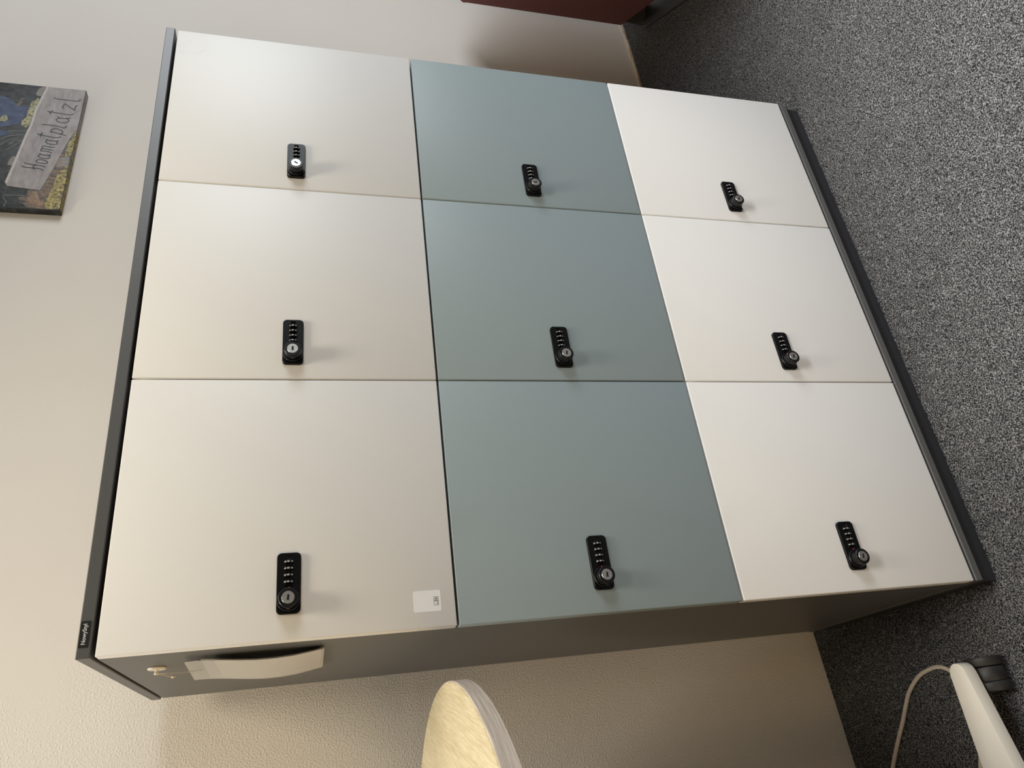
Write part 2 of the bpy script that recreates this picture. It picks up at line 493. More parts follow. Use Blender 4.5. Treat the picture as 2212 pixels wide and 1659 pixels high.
ART = {'plank': [(1.6566, 1.9214), (1.6558, 1.8238), (1.6124, 1.8234), (1.4952, 1.8231), (1.491, 1.8271), (1.4733, 1.8313), (1.4592, 1.8372), (1.3885, 1.8512), (1.3419, 1.8598), (1.3034, 1.8689), (1.2679, 1.8774), (1.2716, 1.9159), (1.2755, 1.9522), (1.2837, 1.9581), (1.3105, 1.9557), (1.3836, 1.9484), (1.3988, 1.9474), (1.4613, 1.9414), (1.5011, 1.9365), (1.52, 1.9355), (1.5577, 1.9349)], 'edge': [(1.2861, 1.9569), (1.3106, 1.9544), (1.3837, 1.9471), (1.399, 1.946), (1.4615, 1.9401), (1.5012, 1.9352), (1.5202, 1.9342), (1.5579, 1.9335), (1.6555, 1.9201)], 'stub1': [(1.3812, 1.9494), (1.3796, 1.9585), (1.3658, 1.964), (1.3521, 1.9651), (1.3467, 1.9628), (1.3468, 1.9528)], 'stub2': [(1.6579, 1.9245), (1.654, 1.9308), (1.6468, 1.9392), (1.6288, 1.9432), (1.6203, 1.9427), (1.6165, 1.9395), (1.6146, 1.9289)], 'post': [(1.3876, 1.851), (1.3956, 1.828), (1.3718, 1.8257), (1.3597, 1.8272), (1.3531, 1.8556)], 'yellow': [(1.4557, 1.8367), (1.4726, 1.8301), (1.4892, 1.8268), (1.4915, 1.8235), (1.402, 1.8234), (1.3956, 1.828), (1.3717, 1.8267), (1.3564, 1.8267), (1.3149, 1.8234), (1.2098, 1.8238), (1.2056, 1.8541), (1.2282, 1.864), (1.2482, 1.8545), (1.2972, 1.8503), (1.3358, 1.8454), (1.354, 1.8329), (1.3909, 1.8383), (1.4219, 1.8396)], 'brown': [(1.4463, 1.8409), (1.3909, 1.8383), (1.3876, 1.851), (1.3531, 1.8556), (1.3419, 1.8598), (1.3034, 1.8689), (1.2679, 1.8774), (1.2691, 1.903), (1.2464, 1.9065), (1.2369, 1.9225), (1.2195, 1.9071), (1.2064, 1.8967), (1.2056, 1.8541), (1.2282, 1.864), (1.2482, 1.8545), (1.2972, 1.8503), (1.3358, 1.8454), (1.3557, 1.8332), (1.4082, 1.8376)], 'blue': [(1.6064, 2.0281), (1.5971, 2.0043), (1.5715, 1.9777), (1.5716, 1.9531), (1.5497, 1.9517), (1.5193, 1.9599), (1.5006, 1.9655), (1.4894, 1.994), (1.4842, 2.0061)], 'blue2': [(1.4722, 2.0039), (1.4696, 1.984), (1.4599, 1.978), (1.4528, 1.9918), (1.45, 1.9999)], 'flowers': [(1.6085, 1.9356), (1.588, 1.9493), (1.5527, 1.9519), (1.532, 1.9518), (1.5116, 1.9608), (1.4983, 1.9594), (1.4895, 1.9455), (1.5025, 1.9394), (1.5163, 1.9375), (1.5484, 1.9344), (1.5981, 1.9297)], 'blossom': [(1.5165, 2.0119), (1.5295, 2.006), (1.5295, 1.997), (1.5124, 1.9931), (1.5023, 1.9979), (1.5082, 2.0039), (1.5059, 2.01)], 'pink': [(1.5706, 1.9801), (1.5782, 1.9763), (1.6028, 1.9721), (1.6064, 1.9761), (1.5921, 1.977), (1.5794, 1.9774)], 'tw1': [(1.2439, 1.9565), (1.2469, 1.9252), (1.2453, 1.9011)], 'tw2': [(1.24, 1.9558), (1.231, 1.9512), (1.2223, 1.9445), (1.2126, 1.9479), (1.2065, 1.9468)], 'tw3': [(1.4223, 1.9736), (1.4405, 1.966), (1.4388, 1.9463)], 'tw4': [(1.4398, 1.998), (1.4545, 1.9792), (1.4627, 1.9438)], 'tw5': [(1.4712, 1.9854), (1.4755, 1.9667), (1.4752, 1.9426)], 'tw6': [(1.4196, 1.9944), (1.4432, 1.9719), (1.4504, 1.9569)], 'tw7': [(1.4013, 1.9773), (1.4166, 1.964), (1.4376, 1.9483)]}
BLADES = [[(1.2199, 1.869), (1.2214, 1.8829), (1.2258, 1.8951), (1.2306, 1.9036)], [(1.2285, 1.8656), (1.218, 1.8791), (1.2122, 1.8924)], [(1.2252, 1.8696), (1.2397, 1.8769), (1.2536, 1.8816), (1.264, 1.884)], [(1.2218, 1.8618), (1.2271, 1.8695), (1.2334, 1.8757), (1.2386, 1.8797)], [(1.2148, 1.8633), (1.2216, 1.8786), (1.2306, 1.8915), (1.2388, 1.9003)], [(1.2286, 1.865), (1.2405, 1.8767), (1.2532, 1.8857), (1.2634, 1.8913)], [(1.2288, 1.8697), (1.2414, 1.8788), (1.2541, 1.8855), (1.264, 1.8894)], [(1.2148, 1.8622), (1.2289, 1.878), (1.2443, 1.8905), (1.257, 1.8983)], [(1.2157, 1.8664), (1.2206, 1.8844), (1.2286, 1.8999), (1.2365, 1.9106)], [(1.2283, 1.8623), (1.2248, 1.8705), (1.2237, 1.8783), (1.224, 1.884)], [(1.2226, 1.8604), (1.229, 1.8699), (1.2365, 1.8776), (1.2428, 1.8826)], [(1.2229, 1.8661), (1.2239, 1.8798), (1.2277, 1.8918), (1.232, 1.9002)], [(1.2142, 1.8638), (1.2274, 1.8801), (1.2421, 1.8931), (1.2544, 1.9014)], [(1.219, 1.8678), (1.2257, 1.8739), (1.2313, 1.8778)], [(1.2279, 1.8697), (1.2423, 1.8764), (1.2534, 1.8801)], [(1.2262, 1.8641), (1.2394, 1.8747), (1.253, 1.8825), (1.2637, 1.8872)], [(1.2282, 1.8698), (1.2472, 1.8841), (1.2665, 1.8945)], [(1.2154, 1.8702), (1.217, 1.8784), (1.2201, 1.8855), (1.2234, 1.8904)], [(1.2162, 1.8677), (1.2232, 1.8728), (1.2303, 1.8764), (1.2358, 1.8785)], [(1.2289, 1.8657), (1.2372, 1.875), (1.2464, 1.8822), (1.2538, 1.8868)], [(1.2206, 1.8786), (1.231, 1.8943), (1.2405, 1.905)], [(1.228, 1.8694), (1.2319, 1.8758), (1.2366, 1.8811), (1.2406, 1.8845)], [(1.2222, 1.8699), (1.2272, 1.8778), (1.2331, 1.8842), (1.2382, 1.8884)], [(1.2142, 1.8706), (1.214, 1.8886), (1.2179, 1.9048), (1.2229, 1.9162)], [(1.2235, 1.8614), (1.2274, 1.8742), (1.2335, 1.8852), (1.2393, 1.8927)], [(1.2195, 1.8639), (1.2266, 1.8776), (1.2356, 1.889), (1.2435, 1.8966)], [(1.2214, 1.8605), (1.225, 1.8759), (1.2315, 1.8891), (1.238, 1.8983)], [(1.2241, 1.8697), (1.239, 1.8776), (1.2535, 1.8829), (1.2645, 1.8856)], [(1.2294, 1.8667), (1.2322, 1.8803), (1.2375, 1.8921), (1.243, 1.9003)], [(1.2185, 1.8715), (1.223, 1.8781), (1.2283, 1.8835), (1.2327, 1.887)], [(1.2217, 1.8644), (1.2295, 1.8742), (1.2383, 1.882), (1.2456, 1.887)], [(1.2127, 1.8847), (1.215, 1.8924)], [(1.2241, 1.8653), (1.2251, 1.8755), (1.2282, 1.8845), (1.2317, 1.8908)], [(1.2192, 1.8673), (1.2188, 1.8782), (1.2208, 1.8879), (1.2236, 1.8948)], [(1.2294, 1.8638), (1.2375, 1.879), (1.2477, 1.8914), (1.2567, 1.8998)], [(1.2255, 1.869), (1.2342, 1.8766), (1.2433, 1.8822), (1.2504, 1.8857)], [(1.2217, 1.87), (1.2275, 1.8768), (1.2339, 1.8821), (1.2391, 1.8855)], [(1.2236, 1.8686), (1.2352, 1.8778), (1.2471, 1.8846), (1.2564, 1.8887)], [(1.227, 1.8624), (1.2276, 1.8769), (1.2312, 1.8896), (1.2356, 1.8987)], [(1.2222, 1.8613), (1.2207, 1.8688), (1.221, 1.8757), (1.2223, 1.8807)], [(1.2263, 1.8664), (1.2422, 1.88), (1.2587, 1.8903)], [(1.2244, 1.8704), (1.2379, 1.882), (1.252, 1.8908), (1.2632, 1.896)], [(1.224, 1.8626), (1.22, 1.8716), (1.2187, 1.8801), (1.2189, 1.8864)], [(1.2252, 1.8629), (1.2259, 1.8744), (1.229, 1.8846), (1.2327, 1.8918)], [(1.2224, 1.8672), (1.2315, 1.8728), (1.2404, 1.8768), (1.2473, 1.8789)], [(1.2438, 1.8581), (1.25, 1.8667), (1.2605, 1.8738)], [(1.3146, 1.8484), (1.3106, 1.8569), (1.3121, 1.8666)], [(1.3675, 1.8419), (1.3675, 1.8499), (1.3724, 1.858)], [(1.2899, 1.8556), (1.2864, 1.8601), (1.286, 1.8657)], [(1.3402, 1.8491), (1.3342, 1.8562), (1.3332, 1.8651)], [(1.3948, 1.8391), (1.4002, 1.8484), (1.4109, 1.8565)], [(1.3941, 1.84), (1.3956, 1.8445), (1.3998, 1.8486)], [(1.2706, 1.8585), (1.2708, 1.8662), (1.2757, 1.8741)], [(1.3111, 1.849), (1.3092, 1.8562), (1.3118, 1.8641)], [(1.2842, 1.8531), (1.287, 1.86), (1.2936, 1.8662)], [(1.3003, 1.8551), (1.3035, 1.8622), (1.3108, 1.8687)], [(1.2708, 1.8554), (1.2749, 1.8645), (1.284, 1.8729)], [(1.3803, 1.8454), (1.3844, 1.8532), (1.3928, 1.86)], [(1.2507, 1.8613), (1.2509, 1.867), (1.2545, 1.8727)], [(1.3123, 1.8517), (1.3061, 1.8584), (1.3046, 1.8669)], [(1.2515, 1.8621), (1.2484, 1.8662), (1.248, 1.8712)], [(1.4075, 1.8364), (1.4073, 1.8412), (1.4102, 1.8462)], [(1.2944, 1.8552), (1.2957, 1.8614), (1.3005, 1.8674)], [(1.3399, 1.8487), (1.3384, 1.8538), (1.3401, 1.8594)], [(1.2629, 1.8579), (1.2614, 1.8657), (1.2647, 1.8741)], [(1.2556, 1.8613), (1.2565, 1.8675), (1.261, 1.8737)], [(1.3735, 1.844), (1.375, 1.8528), (1.3816, 1.8615)], [(1.3137, 1.8522), (1.3157, 1.8592), (1.3218, 1.8659)], [(1.3121, 1.8504), (1.3094, 1.8566), (1.3107, 1.8637)], [(1.3315, 1.8477), (1.3309, 1.8523), (1.3331, 1.8572)], [(1.3131, 1.8491), (1.3112, 1.8581), (1.3149, 1.8678)], [(1.3939, 1.8386), (1.3934, 1.8444), (1.3965, 1.8504)], [(1.263, 1.8563), (1.2673, 1.864), (1.2757, 1.8707)], [(1.3755, 1.8419), (1.3761, 1.8503), (1.3818, 1.8588)], [(1.2596, 1.8582), (1.2573, 1.8619), (1.2575, 1.8663)], [(1.3718, 1.8464), (1.3688, 1.8505), (1.3686, 1.8555)], [(1.3904, 1.843), (1.3926, 1.8475), (1.3974, 1.8515)], [(1.2627, 1.8562), (1.2665, 1.864), (1.2745, 1.8709)], [(1.4033, 1.8387), (1.397, 1.8459), (1.3957, 1.8548)], [(1.371, 1.8435), (1.366, 1.8506), (1.3657, 1.8591)], [(1.3681, 1.8412), (1.3668, 1.8457), (1.3682, 1.8506)], [(1.3364, 1.8462), (1.3336, 1.8512), (1.3341, 1.8571)], [(1.2837, 1.8547), (1.2822, 1.8628), (1.2858, 1.8714)], [(1.303, 1.8535), (1.3022, 1.8595), (1.305, 1.8659)], [(1.2563, 1.8592), (1.255, 1.8683), (1.2593, 1.878)]]

# ------------------------------------------------------------------ room (its back wall stands 1.3 degrees off the locker front)
S = 0.0220671
ROOM = Matrix.Translation((0, 0.57262, 0)) @ Matrix.Rotation(math.atan(S), 4, 'Z')     # local x along the back wall, y into it
XL, XR, YF, H = -2.6, 4.0, -4.4, 3.12
struct('floor', box(XL - .1, XR + .1, YF - .1, 0.1, -0.1, 0.0), M_CARPET, local=ROOM, world=False)
struct('ceiling', box(XL - .1, XR + .1, YF - .1, 0.1, H, H + .1), M_CEIL, local=ROOM, world=False)
struct('wall_back', box(XL - .1, XR + .1, 0.0, 0.1, 0.0, H), M_WALL, local=ROOM, world=False)
struct('wall_left', box(XL - .1, XL, YF, 0.0, 0.0, H), M_FARWALL, local=ROOM, world=False)
struct('wall_front', box(XL - .1, XR + .1, YF - .1, YF, 0.0, H), M_FARWALL, local=ROOM, world=False)
bm = bmesh.new()
add_box(bm, XR, XR + .1, YF, 0.0, 0.0, 0.25)
add_box(bm, XR, XR + .1, YF, 0.0, 2.5, H)
add_box(bm, XR, XR + .1, YF, -4.2, 0.25, 2.5)
add_box(bm, XR, XR + .1, -1.45, 0.0, 0.25, 2.5)
struct('wall_right', bm, M_FARWALL, local=ROOM, world=False)
# narrow strip of sealant where the carpet meets the wall right of the lockers
bm = bmesh.new()
for i in range(26):
    a0, a1 = 1.22 + i * 0.055, 1.22 + (i + 1) * 0.055
    w = 0.006 + 0.0025 * math.sin(i * 1.7) * math.sin(i * 0.6)
    add_box(bm, a0, a1, -w, 0.0005, -0.001, 0.008 + 0.002 * math.sin(i * 2.3))
struct('trim_1', bm, M_TRIM, local=ROOM, world=False)

# ------------------------------------------------------------------ the locker cabinet
CAB = thing('locker_cabinet', 'dark grey cabinet of nine lockers with white and grey-green doors', 'locker', (0.6, 0.25, 0))
XC = (0.0, 0.400, 0.7995, 1.2005)            # column lines
ZC = (1.4592, 0.9934, 0.5296, 0.0630)        # row lines, top to bottom
LX = (0.0765, 0.4683, 0.8685)                # lock centres
LZ = (1.2265, 0.7620, 0.2950)
DEPTH = 0.511
obj('top_panel', box(-0.0005, 1.2050, 0.0, DEPTH, 1.4648, 1.4815, 0.0012), M_DARK, CAB)
obj('base_panel', box(0.0, 1.1990, 0.0, DEPTH, 0.0425, 0.0572, 0.0015), M_DARK, CAB)
obj('plinth', box(0.0005, 1.1975, 0.0120, DEPTH - .02, 0.0, 0.0425), M_PLINTH, CAB)
for x0, x1 in ((0.0015, 0.0195), (1.180, 1.198)):
    obj('side_panel', box(x0, x1, 0.0215, DEPTH, 0.0572, 1.4622, 0.0012), M_DARK, CAB)
for x in XC[1:3]:
    obj('partition', box(x - .009, x + .009, 0.0225, DEPTH - .012, 0.0572, 1.4645), M_DARK, CAB)
obj('back_panel', box(0.0195, 1.180, DEPTH - .012, DEPTH - .002, 0.0572, 1.4645), M_DARK, CAB)
for c in range(3):
    for z in ZC[1:3]:
        obj('shelf', box(XC[c] + (.0195 if c == 0 else .009), XC[c + 1] - (.0205 if c == 2 else .009), 0.0225, DEPTH - .012,
                         z - .009, z + .009), M_DARK, CAB)
# maker's badge on the front edge of the top panel
front = lambda a, b, d: Vector((a, -d, b))
bd = obj('brand_badge', add_prism(bmesh.new(), round_rect(0.0131, 0.0457, 1.4682, 1.4797, 0.0008, 3), -0.0002, 0.0006, front), M_BRAND, CAB)


def add_text(bm, text, size, frame, mi=0, bold=0.0, fine=0.0):
    me = text_mesh(text, size, bold=bold)
    if fine:
        t = bmesh.new()
        t.from_mesh(me)
        bmesh.ops.triangulate(t, faces=t.faces[:])
        for _ in range(3):
            bmesh.ops.subdivide_edges(t, edges=[e for e in t.edges if e.calc_length() > fine], cuts=1)
            bmesh.ops.triangulate(t, faces=t.faces[:])
        t.to_mesh(me)
        t.free()
    vs = [bm.verts.new(frame(v.co.x, v.co.y)) for v in me.vertices]
    for p in me.polygons:
        try:
            bm.faces.new([vs[i] for i in p.vertices]).material_index = mi
        except ValueError:
            pass
    bpy.data.meshes.remove(me)
    return bm


obj('lettering', add_text(bmesh.new(), 'NowyStyl', 0.0068, lambda a, b: Vector((0.0294 + a * 0.98, -0.0007, 1.4742 + b)), bold=0.00012), M_PRINT_W, bd)

# nine doors; the lock is built once on the first door, then copied with its pieces
DOOR_MATS = ((M_WHITE, M_WHITE, M_SMUDGE), (M_TEAL,) * 3, (M_WHITE,) * 3)
DOOR_LOOK = ('white', 'grey-green', 'white')
SLOT_TURN = {(0, 2): -52, (1, 2): 84, (1, 1): 8, (1, 0): 6, (2, 1): 12, (2, 0): 14, (2, 2): 20, (0, 1): 2, (0, 0): 6}
lf = lambda a, b, d: Vector((a, -d, b))                         # lock frame: x right, z up, d out of the door


def build_lock(door):
    """sub-parts of a combination lock, in the door's own frame (origin at the lock's centre on the door face)"""
    O = dict(world=False)
    bm = bmesh.new()
    n = 7
    outer = round_rect(-0.0422, 0.0422, -0.0163, 0.0163, 0.0068, n)
    lip = [(a * (1 - 0.0007 / 0.0422), b * (1 - 0.0007 / 0.0163)) for a, b in outer]
    inner = round_rect(-0.0090, 0.0388, -0.0042, 0.0042, 0.0008, n)
    loops = [[bm.verts.new(lf(a, b, d)) for a, b in pts] for pts, d in
             ((outer, 0.0), (outer, 0.0038), (lip, 0.0045), (inner, 0.0045), (inner, 0.0016))]
    for k, (p, q) in enumerate(zip(loops, loops[1:])):
        for i in range(len(p)):
            j = (i + 1) % len(p)
            bm.faces.new((p[i], p[j], q[j], q[i])).material_index = 1 if k == 3 else 0
    bm.faces.new(loops[-1]).material_index = 1
    add_box(bm, -0.0037, -0.0017, -0.0052, -0.0012, -0.0056, 0.0056, 0.0003)       # pointer bar beside the last dial
    obj('lock_plate', bm, [M_LOCK, M_CHANNEL], door, smooth=math.radians(35), **O)
    for k, dx in enumerate((0.0292, 0.0198, 0.0104, 0.0010)):
        bm = bmesh.new()
        R = 0.0078
        ax = lambda u, v, h: Vector((dx + h, -0.0006 + u, v))
        add_lathe(bm, [(R - .0004, -0.0021), (R, -0.0017), (R, 0.0017), (R - .0004, 0.0021)], ax, 28)
        for ch, ang in (('1', 40), ('0', 3), ('9', -36)):
            th = math.radians(ang)
            rr = R + 0.00008
            add_text(bm, ch, 0.0048, lambda a, b: Vector((dx + a, -0.0006 - rr * math.cos(th + b / rr), rr * math.sin(th + b / rr))), mi=1, bold=0.00010, fine=0.0007)
        obj('number_dial', bm, [M_LOCK, M_PRINT_W], door, smooth=math.radians(40), **O)
    KX = -0.0237
    kf = lambda u, v, h: Vector((KX + u, -h, v))
    obj('knob_ring', add_lathe(bmesh.new(), [(0.0156, 0.0040), (0.0156, 0.0078), (0.0150, 0.0088), (0.0138, 0.0088), (0.0138, 0.0072), (0.0120, 0.0072)], kf, 40),
        M_LOCK2, door, smooth=math.radians(30), **O)
    bm = bmesh.new()
    add_lathe(bm, [(0.0129, 0.0055), (0.0129, 0.0098), (0.0126, 0.0100), (0.0126, 0.0108), (0.0131, 0.0111), (0.0131, 0.0214),
                   (0.0123, 0.0222), (0.0090, 0.0222), (0.0088, 0.0215), (0.0, 0.0215)], kf, 44)
    add_box(bm, KX - 0.0142, KX - 0.0120, -0.0210, -0.0108, -0.0022, 0.0022, 0.0005)    # grip rib
    obj('knob', bm, M_LOCK2, door, smooth=math.radians(30), **O)
    bm = bmesh.new()
    cf = lambda u, v, h: Vector((u, -h, v))
    add_lathe(bm, [(0.0086, 0.0205), (0.0086, 0.0223), (0.0083, 0.0227), (0.0, 0.0227)], cf, 40)
    add_prism(bm, [(-0.0038, -0.0016), (0.0030, -0.0016), (0.0038, -0.0008), (0.0038, 0.0014), (-0.0038, 0.0014)], 0.0222, 0.02285, cf, mi=1)
    obj('key_cylinder', bm, [M_STEEL, M_HOLE], door, local=Matrix.Translation((KX, 0, 0)), smooth=math.radians(30), label='round metal key cylinder', **O)
    obj('indicator_dot', add_lathe(bmesh.new(), [(0.0011, 0.0016), (0.0011, 0.0050), (0.0008, 0.0053), (0.0, 0.0053)],
                                   lambda u, v, h: Vector((-0.0068 + u, -h, v - 0.001)), 14), M_RED, door, label='small red dot', **O)


first = None
for r in range(3):
    for c in range(3):
        x0, x1 = XC[c] + (0.0003 if c == 0 else 0.0012), XC[c + 1] - (0.0003 if c == 2 else 0.0012)
        z0, z1 = ZC[r + 1] + (0.0012 if r < 2 else 0.0), ZC[r] - (0.0022 if r > 0 else 0.0)
        d = obj('door', box(x0, x1, 0.0, 0.0185, z0, z1, 0.0016, 3), DOOR_MATS[r][c], CAB,
                local=MW[CAB].inverted() @ Matrix.Translation((LX[c], 0.0, LZ[r])), smooth=math.radians(50),
                label=DOOR_LOOK[r] + ' locker door')
        if first is None:
            build_lock(d)
            first = d
        else:
            for ch in [k for k in bpy.data.objects if k.parent == first and k.name.split('.')[0] != 'sticker']:
                copy_tree(ch, d)
        for ch in [k for k in bpy.data.objects if k.parent == d and k.name.split('.')[0] == 'key_cylinder']:
            ch.rotation_euler = (0, math.radians(SLOT_TURN[(r, c)]), 0)
        if (r, c) == (0, 0):
            door_first = d

# white sticker near the lower left corner of the top left door, with its two small pictogram boxes
st = obj('sticker', add_prism(bmesh.new(), round_rect(0.0229, 0.0527, 1.0156, 1.0550, 0.0020, 4), 0.0, 0.00025, front), M_STICKER, door_first,
         label='white paper sticker')
bm = bmesh.new()
for cx in (0.0343, 0.0405):
    a0, a1, b0, b1, w = cx - .0030, cx + .0030, 1.0192, 1.0258, .0004
    for q in ((a0, a1, b0, b0 + w), (a0, a1, b1 - w, b1), (a0, a0 + w, b0, b1), (a1 - w, a1, b0, b1)):
        add_box(bm, q[0], q[1], -0.0004, -0.0002, q[2], q[3])
for k in range(4):
    add_box(bm, 0.0390 + k * .0008, 0.0394 + k * .0008, -0.0004, -0.0002, 1.0208, 1.0242)
add_box(bm, 0.0330, 0.0340, -0.0004, -0.0002, 1.0204, 1.0216)
add_box(bm, 0.0346, 0.0356, -0.0004, -0.0002, 1.0204, 1.0216)
bm.transform(MW[st].inverted())
for f in bm.faces:
    f.material_index = 1
me = st.data
me.materials.append(M_PRINT_D)
b0 = bmesh.new()
b0.from_mesh(me)
tmp = bpy.data.meshes.new('tmp')
bm.to_mesh(tmp)
bm.free()
b0.from_mesh(tmp)
b0.to_mesh(me)
b0.free()
bpy.data.meshes.remove(tmp)

# ------------------------------------------------------------------ adhesive hook and hanging tag on the cabinet's left side
side = lambda a, b, d: Vector((0.0015 - d, a, b))               # a = y, b = z, d = out of the side panel
HY, HZ = 0.140, 1.4105
hk = thing('adhesive_hook', 'small ivory round hook stuck high on the cabinet side', 'hook', (0.0015, HY, HZ))
hf = lambda u, v, h: Vector((0.0015 - h, HY + u * 1.0, HZ + v))
obj('hook_base', add_lathe(bmesh.new(), [(0.0125, 0.0002), (0.0128, 0.0012), (0.0120, 0.0028), (0.0, 0.0032)], hf, 36), M_HOOK, hk, smooth=math.radians(40))
bm = add_lathe(bmesh.new(), [(0.0026, 0.0028), (0.0024, 0.0066), (0.0034, 0.0072), (0.0034, 0.0090), (0.0026, 0.0096), (0.0, 0.0097)], hf, 20)
obj('hook_peg', bm, M_HOOK, hk, smooth=math.radians(40))

TAG = thing('hanging_tag', 'clear sleeve holding a blank white card, hung from the ivory hook by a thread', 'tag', (-0.002, HY, 1.178))
Y0, Y1, Z0, Z1 = 0.068, 0.256, 1.178, 1.364
prof = [(Z1, 0.0058), (1.352, 0.0052), (1.338, 0.0056), (1.32, 0.0072), (1.295, 0.0098), (1.27, 0.0116), (1.245, 0.0118), (1.22, 0.0104), (1.20, 0.0078), (Z0, 0.0045)]


def off(z):
    for (za, da), (zb, db) in zip(prof, prof[1:]):
        if za >= z >= zb:
            return da + (db - da) * (za - z) / (za - zb)
    return prof[0][1] if z > Z1 else prof[-1][1]


def sheet(y0, y1, z0, z1, d, th, ny=10, nz=26):
    """bent sheet of thickness th, lying d outside the sleeve's mean surface"""
    bm = bmesh.new()
    G = []
    for s in (0, 1):
        g = []
        for i in range(nz + 1):
            z = z0 + (z1 - z0) * i / nz
            g.append([bm.verts.new(side(y0 + (y1 - y0) * j / ny, z + 0.010 * ((y0 + (y1 - y0) * j / ny) - Y0) / (Y1 - Y0) * max(0, (z - 1.30) / .06),
                                        off(z) + d + s * th + 0.0022 * ((y0 + (y1 - y0) * j / ny) - Y0) / (Y1 - Y0) * math.sin(math.pi * (z - Z0) / (Z1 - Z0))))
                      for j in range(ny + 1)])
        G.append(g)
    for s in (0, 1):
        for i in range(nz):
            for j in range(ny):
                bm.faces.new((G[s][i][j], G[s][i][j + 1], G[s][i + 1][j + 1], G[s][i + 1][j]))
    rim = [(0, j) for j in range(ny)] + [(i, ny) for i in range(nz)] + [(nz, j) for j in range(ny, 0, -1)] + [(i, 0) for i in range(nz, 0, -1)]
    for k in range(len(rim)):
        (i, j), (i2, j2) = rim[k], rim[(k + 1) % len(rim)]
        bm.faces.new((G[0][i][j], G[0][i2][j2], G[1][i2][j2], G[1][i][j]))
    return bm


obj('plastic_sleeve', sheet(Y0, Y1, Z0, Z1, 0.0010, 0.00025), M_FILM, TAG, smooth=math.radians(40))
obj('sleeve_back', sheet(Y0, Y1, Z0, 1.3435, -0.0008, 0.00025), M_FILM, TAG, smooth=math.radians(40))
obj('paper_card', sheet(Y0 + .002, Y1 - .003, Z0 + .004, 1.3265, 0.0, 0.0003), M_PAPER, TAG, smooth=math.radians(40))
bm = bmesh.new()
hole = side(0.150, 1.3515, 0.0078)
top = side(HY, HZ - .002, 0.0082)
add_tube(bm, smooth_path([top, side(0.143, 1.385, 0.0085), hole], 6), 0.00035, 6)
add_tube(bm, smooth_path([side(HY + .002, HZ - .003, 0.0078), side(0.149, 1.385, 0.0095), hole], 6), 0.00035, 6)
add_tube(bm, smooth_path([side(HY - .003, HZ + .0005, .0076), side(HY, HZ - .0034, .0080), side(HY + .0032, HZ, .0076), side(HY, HZ + .0034, .0080), side(HY - .003, HZ + .0005, .0076)], 6), 0.0004, 6)
obj('thread', bm, M_CORD, TAG)
bm = bmesh.new()
add_tube(bm, smooth_path([side(HY + .003, HZ - .003, .0085), side(HY + .008, HZ - .011, .0105), side(HY + .012, HZ - .019, .0125)], 5), 0.0006, 6)
add_lathe(bm, [(0.0, -0.003), (0.0018, -0.0022), (0.0021, 0.0), (0.0017, 0.0022), (0.0, 0.003)],
          lambda u, v, h: side(HY + .0125 + u, HZ - .0205 + h, .0127 + v), 12)
obj('thread_knot', bm, M_HOOK, TAG, smooth=math.radians(60))
obj('eyelet', add_lathe(bmesh.new(), [(0.0022, 0.0), (0.0034, 0.0), (0.0034, 0.0004), (0.0022, 0.0004), (0.0022, 0.0)],
                        lambda u, v, h: side(0.150 + u, 1.3515 + v, off(1.3515) + .0017 + h), 18, cap=False), M_CORD, TAG)

# ------------------------------------------------------------------ canvas picture on the wall
ART_AT = Matrix.Translation((0.0004, 0.5526, 0)) @ Matrix.Rotation(math.atan(S), 4, 'Z')
U0, U1, A0, A1, TH = 1.2036, 1.6575, 1.8228, 2.135, 0.0198
CANV = bpy.data.objects.new('canvas_picture', None)
link(CANV, None, ART_AT @ Matrix.Translation((U0, 0, A0)))
CANV['label'] = 'canvas print of a wooden sign over dark water, hung on the wall'
CANV['category'] = 'picture'
af = lambda a, b, d: Vector((a - U0, -d, b - A0))               # canvas frame
O = dict(world=False)
obj('stretched_canvas', box(0, U1 - U0, 0, TH, 0, A1 - A0, 0.0006, 2), M_ART_DARK, CANV, smooth=math.radians(60), **O)


def clip(pts, lo, hi):
    return [(min(max(a, U0 + lo), U1 - hi), max(b, A0 + lo)) for a, b in pts]


def flat_poly(bm, pts, d, mi=0):
    vs = []
    for p in pts:
        v = af(p[0], p[1], d)
        if not vs or (vs[-1].co - v).length > 1e-5:
            vs.append(bm.verts.new(v))
    f = bm.faces.new(vs)
    f.material_index = mi
    return bm


PM = [M_ART_BLUE, M_ART_PLANK, M_ART_EDGE, M_ART_POST, M_ART_YELLOW, M_ART_BROWN, M_ART_FLOWER, M_ART_TWIG, M_ART_BLADE, M_SOFA]
bm = bmesh.new()
k = 0.0
for key, mi in (('blue', 0), ('blue2', 0), ('flowers', 6), ('blossom', 6), ('brown', 5), ('yellow', 4), ('post', 3), ('stub1', 3), ('stub2', 3), ('plank', 1)):
    k += 0.00006
    flat_poly(bm, clip(ART[key], 0.0008, 0.0008), k, mi)
add_ribbon(bm, ART['pink'][:3], 0.008, af, 0.0002, 5)
add_ribbon(bm, ART['edge'], 0.0062, af, 0.00066, 2)
for q in ('tw1', 'tw2', 'tw3', 'tw4', 'tw5', 'tw6', 'tw7'):
    add_ribbon(bm, ART[q], 0.0010, af, 0.0002, 7)
for i, q in enumerate(BLADES):
    add_ribbon(bm, clip(q, 0.001, 0.001), 0.0013, af, 0.00055 + (i % 5) * 0.00001, 8)
